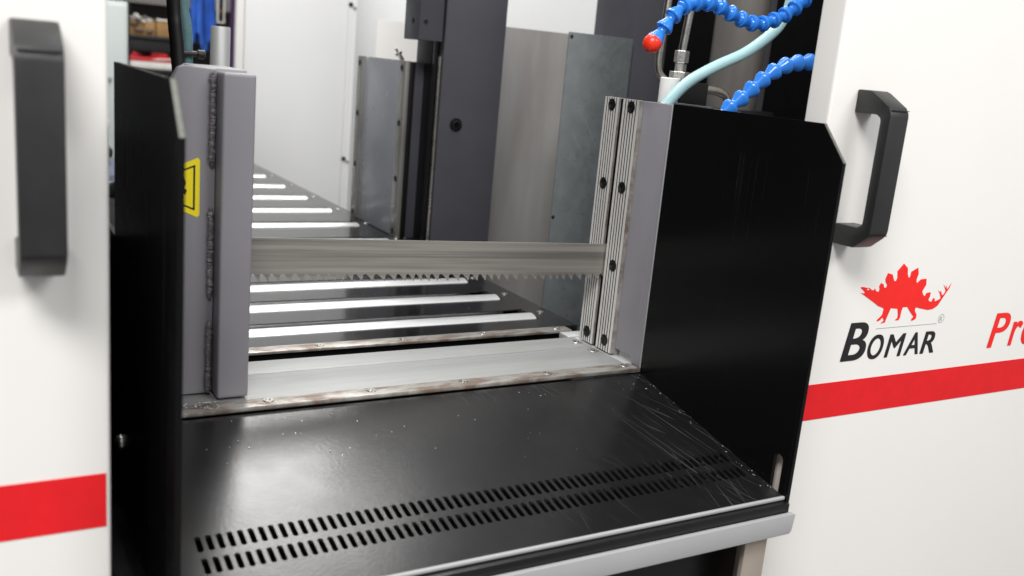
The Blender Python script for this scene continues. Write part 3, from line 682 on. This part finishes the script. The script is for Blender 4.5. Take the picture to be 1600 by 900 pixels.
for i, (x, mat, lab) in enumerate(((.064, 'orange', 'small orange cap on the black tool box'), (.079, 'paper', 'white paper scrap on the black tool box'))):
    bm = bmesh.new(); add_lathe(bm, [(0, .0602), (.009, .0602), (.010, .066), (.007, .078-.004*i), (0, .080-.004*i)], 10, Matrix.Translation((x+.012, 1.47, 0)))
    tag(fin('cap' if i == 0 else 'paper_scrap', bm, mat, None, True), lab, 'cap' if i == 0 else 'paper')

sh = thing('shelf_unit', (.62, 3.35, -.9), 'black shelf unit with boxes behind the machine', 'shelf')
for z in (-.45, -.12, .118, .238): box('shelf_board', .20, 1.05, 3.20, 3.60, z-.012, z, 'shelf', sh, .002)
box('shelf_board', .20, 1.05, 3.20, 3.60, .352, .52, 'wall', sh, .002)
for x in (.20, 1.03): box('shelf_post', x, x+.02, 3.62, 3.64, -.9, .9, 'shelf', sh, .002)
box('shelf_post', .385, .397, 3.195, 3.199, .118, .352, 'shelf', sh, 0)
box('shelf_back', .20, 1.05, 3.605, 3.612, -.9, .9, 'wall', sh, 0)
cb1 = thing('cardboard_box', (.45, 3.3, .238), 'open cardboard box stuffed with white packing on the upper shelf', 'box', 'boxes on the shelf')
box('box_body', .392, .490, 3.215, 3.34, .2382, .288, 'card', cb1, .002)
bm = bmesh.new(); rn = random.Random(3)
for k in range(16):
    c = Vector((rn.uniform(.402, .482), rn.uniform(3.205, 3.32), rn.uniform(.278, .306)))
    mt = Matrix.Translation(c) @ Matrix.Rotation(rn.uniform(0, 3), 4, Vector((rn.random(), rn.random(), rn.random())).normalized()) @ Matrix.Diagonal((rn.uniform(.008, .022), .010, .006, 1))
    bmesh.ops.create_icosphere(bm, subdivisions=2, radius=1, matrix=mt)
for v in bm.verts: v.co += Vector((rn.uniform(-1, 1), rn.uniform(-1, 1), rn.uniform(-1, 1)))*.002
fin('packing', bm, 'paper', cb1)
bm = bmesh.new()
for k in range(10):
    mt = Matrix.Translation((rn.uniform(.40, .48), rn.uniform(3.205, 3.22), rn.uniform(.245, .298))) @ Matrix.Diagonal((rn.uniform(.006, .016), .010, .008, 1))
    bmesh.ops.create_icosphere(bm, subdivisions=1, radius=1, matrix=mt)
fin('brown_filling', bm, 'brown', cb1)
cb2 = thing('cardboard_box', (.54, 3.3, .238), 'plain tan cardboard box at right on the upper shelf', 'box', 'boxes on the shelf')
box('box_body', .494, .595, 3.210, 3.34, .2382, .296, 'card', cb2, .002)
prism('box_flap', [(.494, .2962), (.595, .2962), (.595, .2985), (.494, .3030)], 'Y', 3.208, 3.25, 'paper', cb2)
tag(box('shelf_shadow_block', .36, .60, 3.215, 3.35, .1820, .2255, 'shelf', None, .002), 'low black crate standing in for the shadow under the upper shelf', 'slab')  # solid dark block added where the upper shelf casts its shadow
rt = thing('red_tray', (.48, 3.3, .118), 'red tray with clutter on the lower shelf', 'tray')
prism('tray_body', [(.360, .1500), (.372, .1660), (.44, .1590), (.56, .1620), (.60, .1640), (.60, .1440), (.36, .1440)], 'Y', 3.205, 3.35, 'redtray', rt, bev=.002)
prism('tray_clutter', [(.408, .1630), (.412, .1790), (.430, .1700), (.470, .1660), (.480, .1760), (.530, .1780), (.540, .1625)], 'Y', 3.22, 3.30, 'redtray', rt, bev=.002)
prism('tray_label', [(.47, .1500), (.56, .1560), (.56, .1605), (.50, .1580)], 'Y', 3.2035, 3.2048, 'paper', rt)
tag(box('white_box', .36, .60, 3.205, 3.35, .1185, .1435, 'paper', None, .003), 'flat white box under the red tray', 'box')
# hanging clothes and rack
rk = thing('coat_rack', (.62, 2.86, -.9), 'steel coat rack holding the blue jacket', 'rack')
tube('rack_bar', [(.32, 2.84, .66), (1.0, 2.84, .66)], .010, 'tubesteel', rk)
for x in (.32, 1.0): tube('rack_post', [(x, 2.84, -.9), (x, 2.84, .66)], .010, 'tubesteel', rk)
jk = thing('jacket', (.57, 2.82, .20), 'blue work jacket hanging above the silver post', 'jacket')
def cloth(name, cx, w, z0, z1, seed, mat, parent, y=2.82, d=.03, tip=0.0):
    rn = random.Random(seed); bm = bmesh.new(); n = 48; rows = 26; ph = [rn.uniform(0, 6.3) for _ in range(6)]; rings = []
    for j in range(rows+1):
        t = j/rows; z = z1+(z0-z1)*t; ring = []
        ww = w*(.80+.25*t-.35*max(0, t-.8)); off = tip*t*t
        for k in range(n):
            a = 2*math.pi*k/n
            fold = 1+.28*math.sin(5*a+ph[0]+2.2*t)+.16*math.sin(9*a+ph[1]-3*t)+.1*math.sin(13*a+ph[2]+5*t)
            zz_ = z + (.020*math.sin(3*a+ph[3]) if j == rows else 0) + .006*math.sin(4*a+ph[4]+9*t)
            ring.append(bm.verts.new((cx+off+ww/2*math.cos(a)*(1+.05*math.sin(7*t+ph[5])), y+d*fold*math.sin(a), zz_)))
        rings.append(ring)
    for a, b in zip(rings, rings[1:]):
        for k in range(n): bm.faces.new((a[k], a[(k+1) % n], b[(k+1) % n], b[k]))
    bm.faces.new(rings[0]); bm.faces.new(rings[-1][::-1])
    return fin(name, bm, mat, parent, True)
cloth('sleeve', .545, .040, .245, .655, 2, 'cloth', jk, 2.79, .022, .004)
cloth('jacket_body', .588, .055, .222, .655, 5, 'cloth', jk, 2.83, .028, .010)
tag(cloth('purple_curtain', .634, .034, -.3, .60, 11, 'purple', None, 2.62, .02), 'dark purple cloth hanging beside the white panel edge', 'cloth')
pf = thing('white_frame', (.61, 2.70, .30), 'narrow white frame of unknown use between jacket and purple cloth', 'rack')  # narrow frame, purpose unknown
for x in (.5955, .6165): box('frame_bar', x, x+.005, 2.700, 2.706, .3075, .60, 'paper', pf, .001)
box('frame_bar', .5956, .6214, 2.700, 2.706, .3030, .3074, 'paper', pf, .001)
box('frame_bar', .6006, .6164, 2.700, 2.706, .3400, .3440, 'card', pf, .001)
box('frame_back', .6006, .6164, 2.707, 2.709, .3075, .60, 'shelf', pf, 0)

# ------------------------------------------------------------------ swarf
rn = random.Random(21); bm = bmesh.new()
def chip(x, y, z, s):
    mt = Matrix.Translation((x, y, z+s*.35)) @ Matrix.Rotation(rn.uniform(0, 6.3), 4, 'Z') @ Matrix.Rotation(rn.uniform(-.5, .5), 4, 'X') @ Matrix.Diagonal((s*rn.uniform(.7, 1.8), s*rn.uniform(.5, 1), s*rn.uniform(.25, .6), 1))
    bmesh.ops.create_icosphere(bm, subdivisions=1, radius=.5, matrix=mt)
def slot_free(x, y): return not (-.163 < y < -.124 and -.068 < x < .352)
for k in range(46):
    x, y = rn.uniform(-.04, .355), -abs(rn.gauss(0, .055))-.004
    if y > -.185 and slot_free(x, y): chip(x, y, cz(y), rn.choice((.0004, .0005, .0006, .0008, .0011)))
for k in range(34):
    y = rn.uniform(-.18, -.004); x = .3585-abs(rn.gauss(0, .004))
    if slot_free(x, y): chip(x, y, cz(y), rn.choice((.0005, .0007, .0009, .0012)))
for k in range(30): x = rn.uniform(-.04, .355); chip(x, rn.uniform(-.0015, .0005) if rn.random() < .5 else rn.uniform(.002, .015), .0004 if True else 0, rn.choice((.0005, .0007, .0010)))
for k in range(26): chip(rn.uniform(-.045, -.02), rn.uniform(.001, .016), .0004, rn.uniform(.0008, .0030))
for k in range(60):
    x = rn.uniform(.03, .38); y = rn.uniform(.145, .62)
    if all(abs(y-q) > .030 for q in ry): chip(x, y, 0, rn.choice((.0004, .0006, .0009)))
sw = fin('metal_chips', bm, 'alu'); sw['kind'] = 'stuff'
sw['label'] = 'scattered bright metal chips on the chute, table and bed'; sw['category'] = 'metal chips'
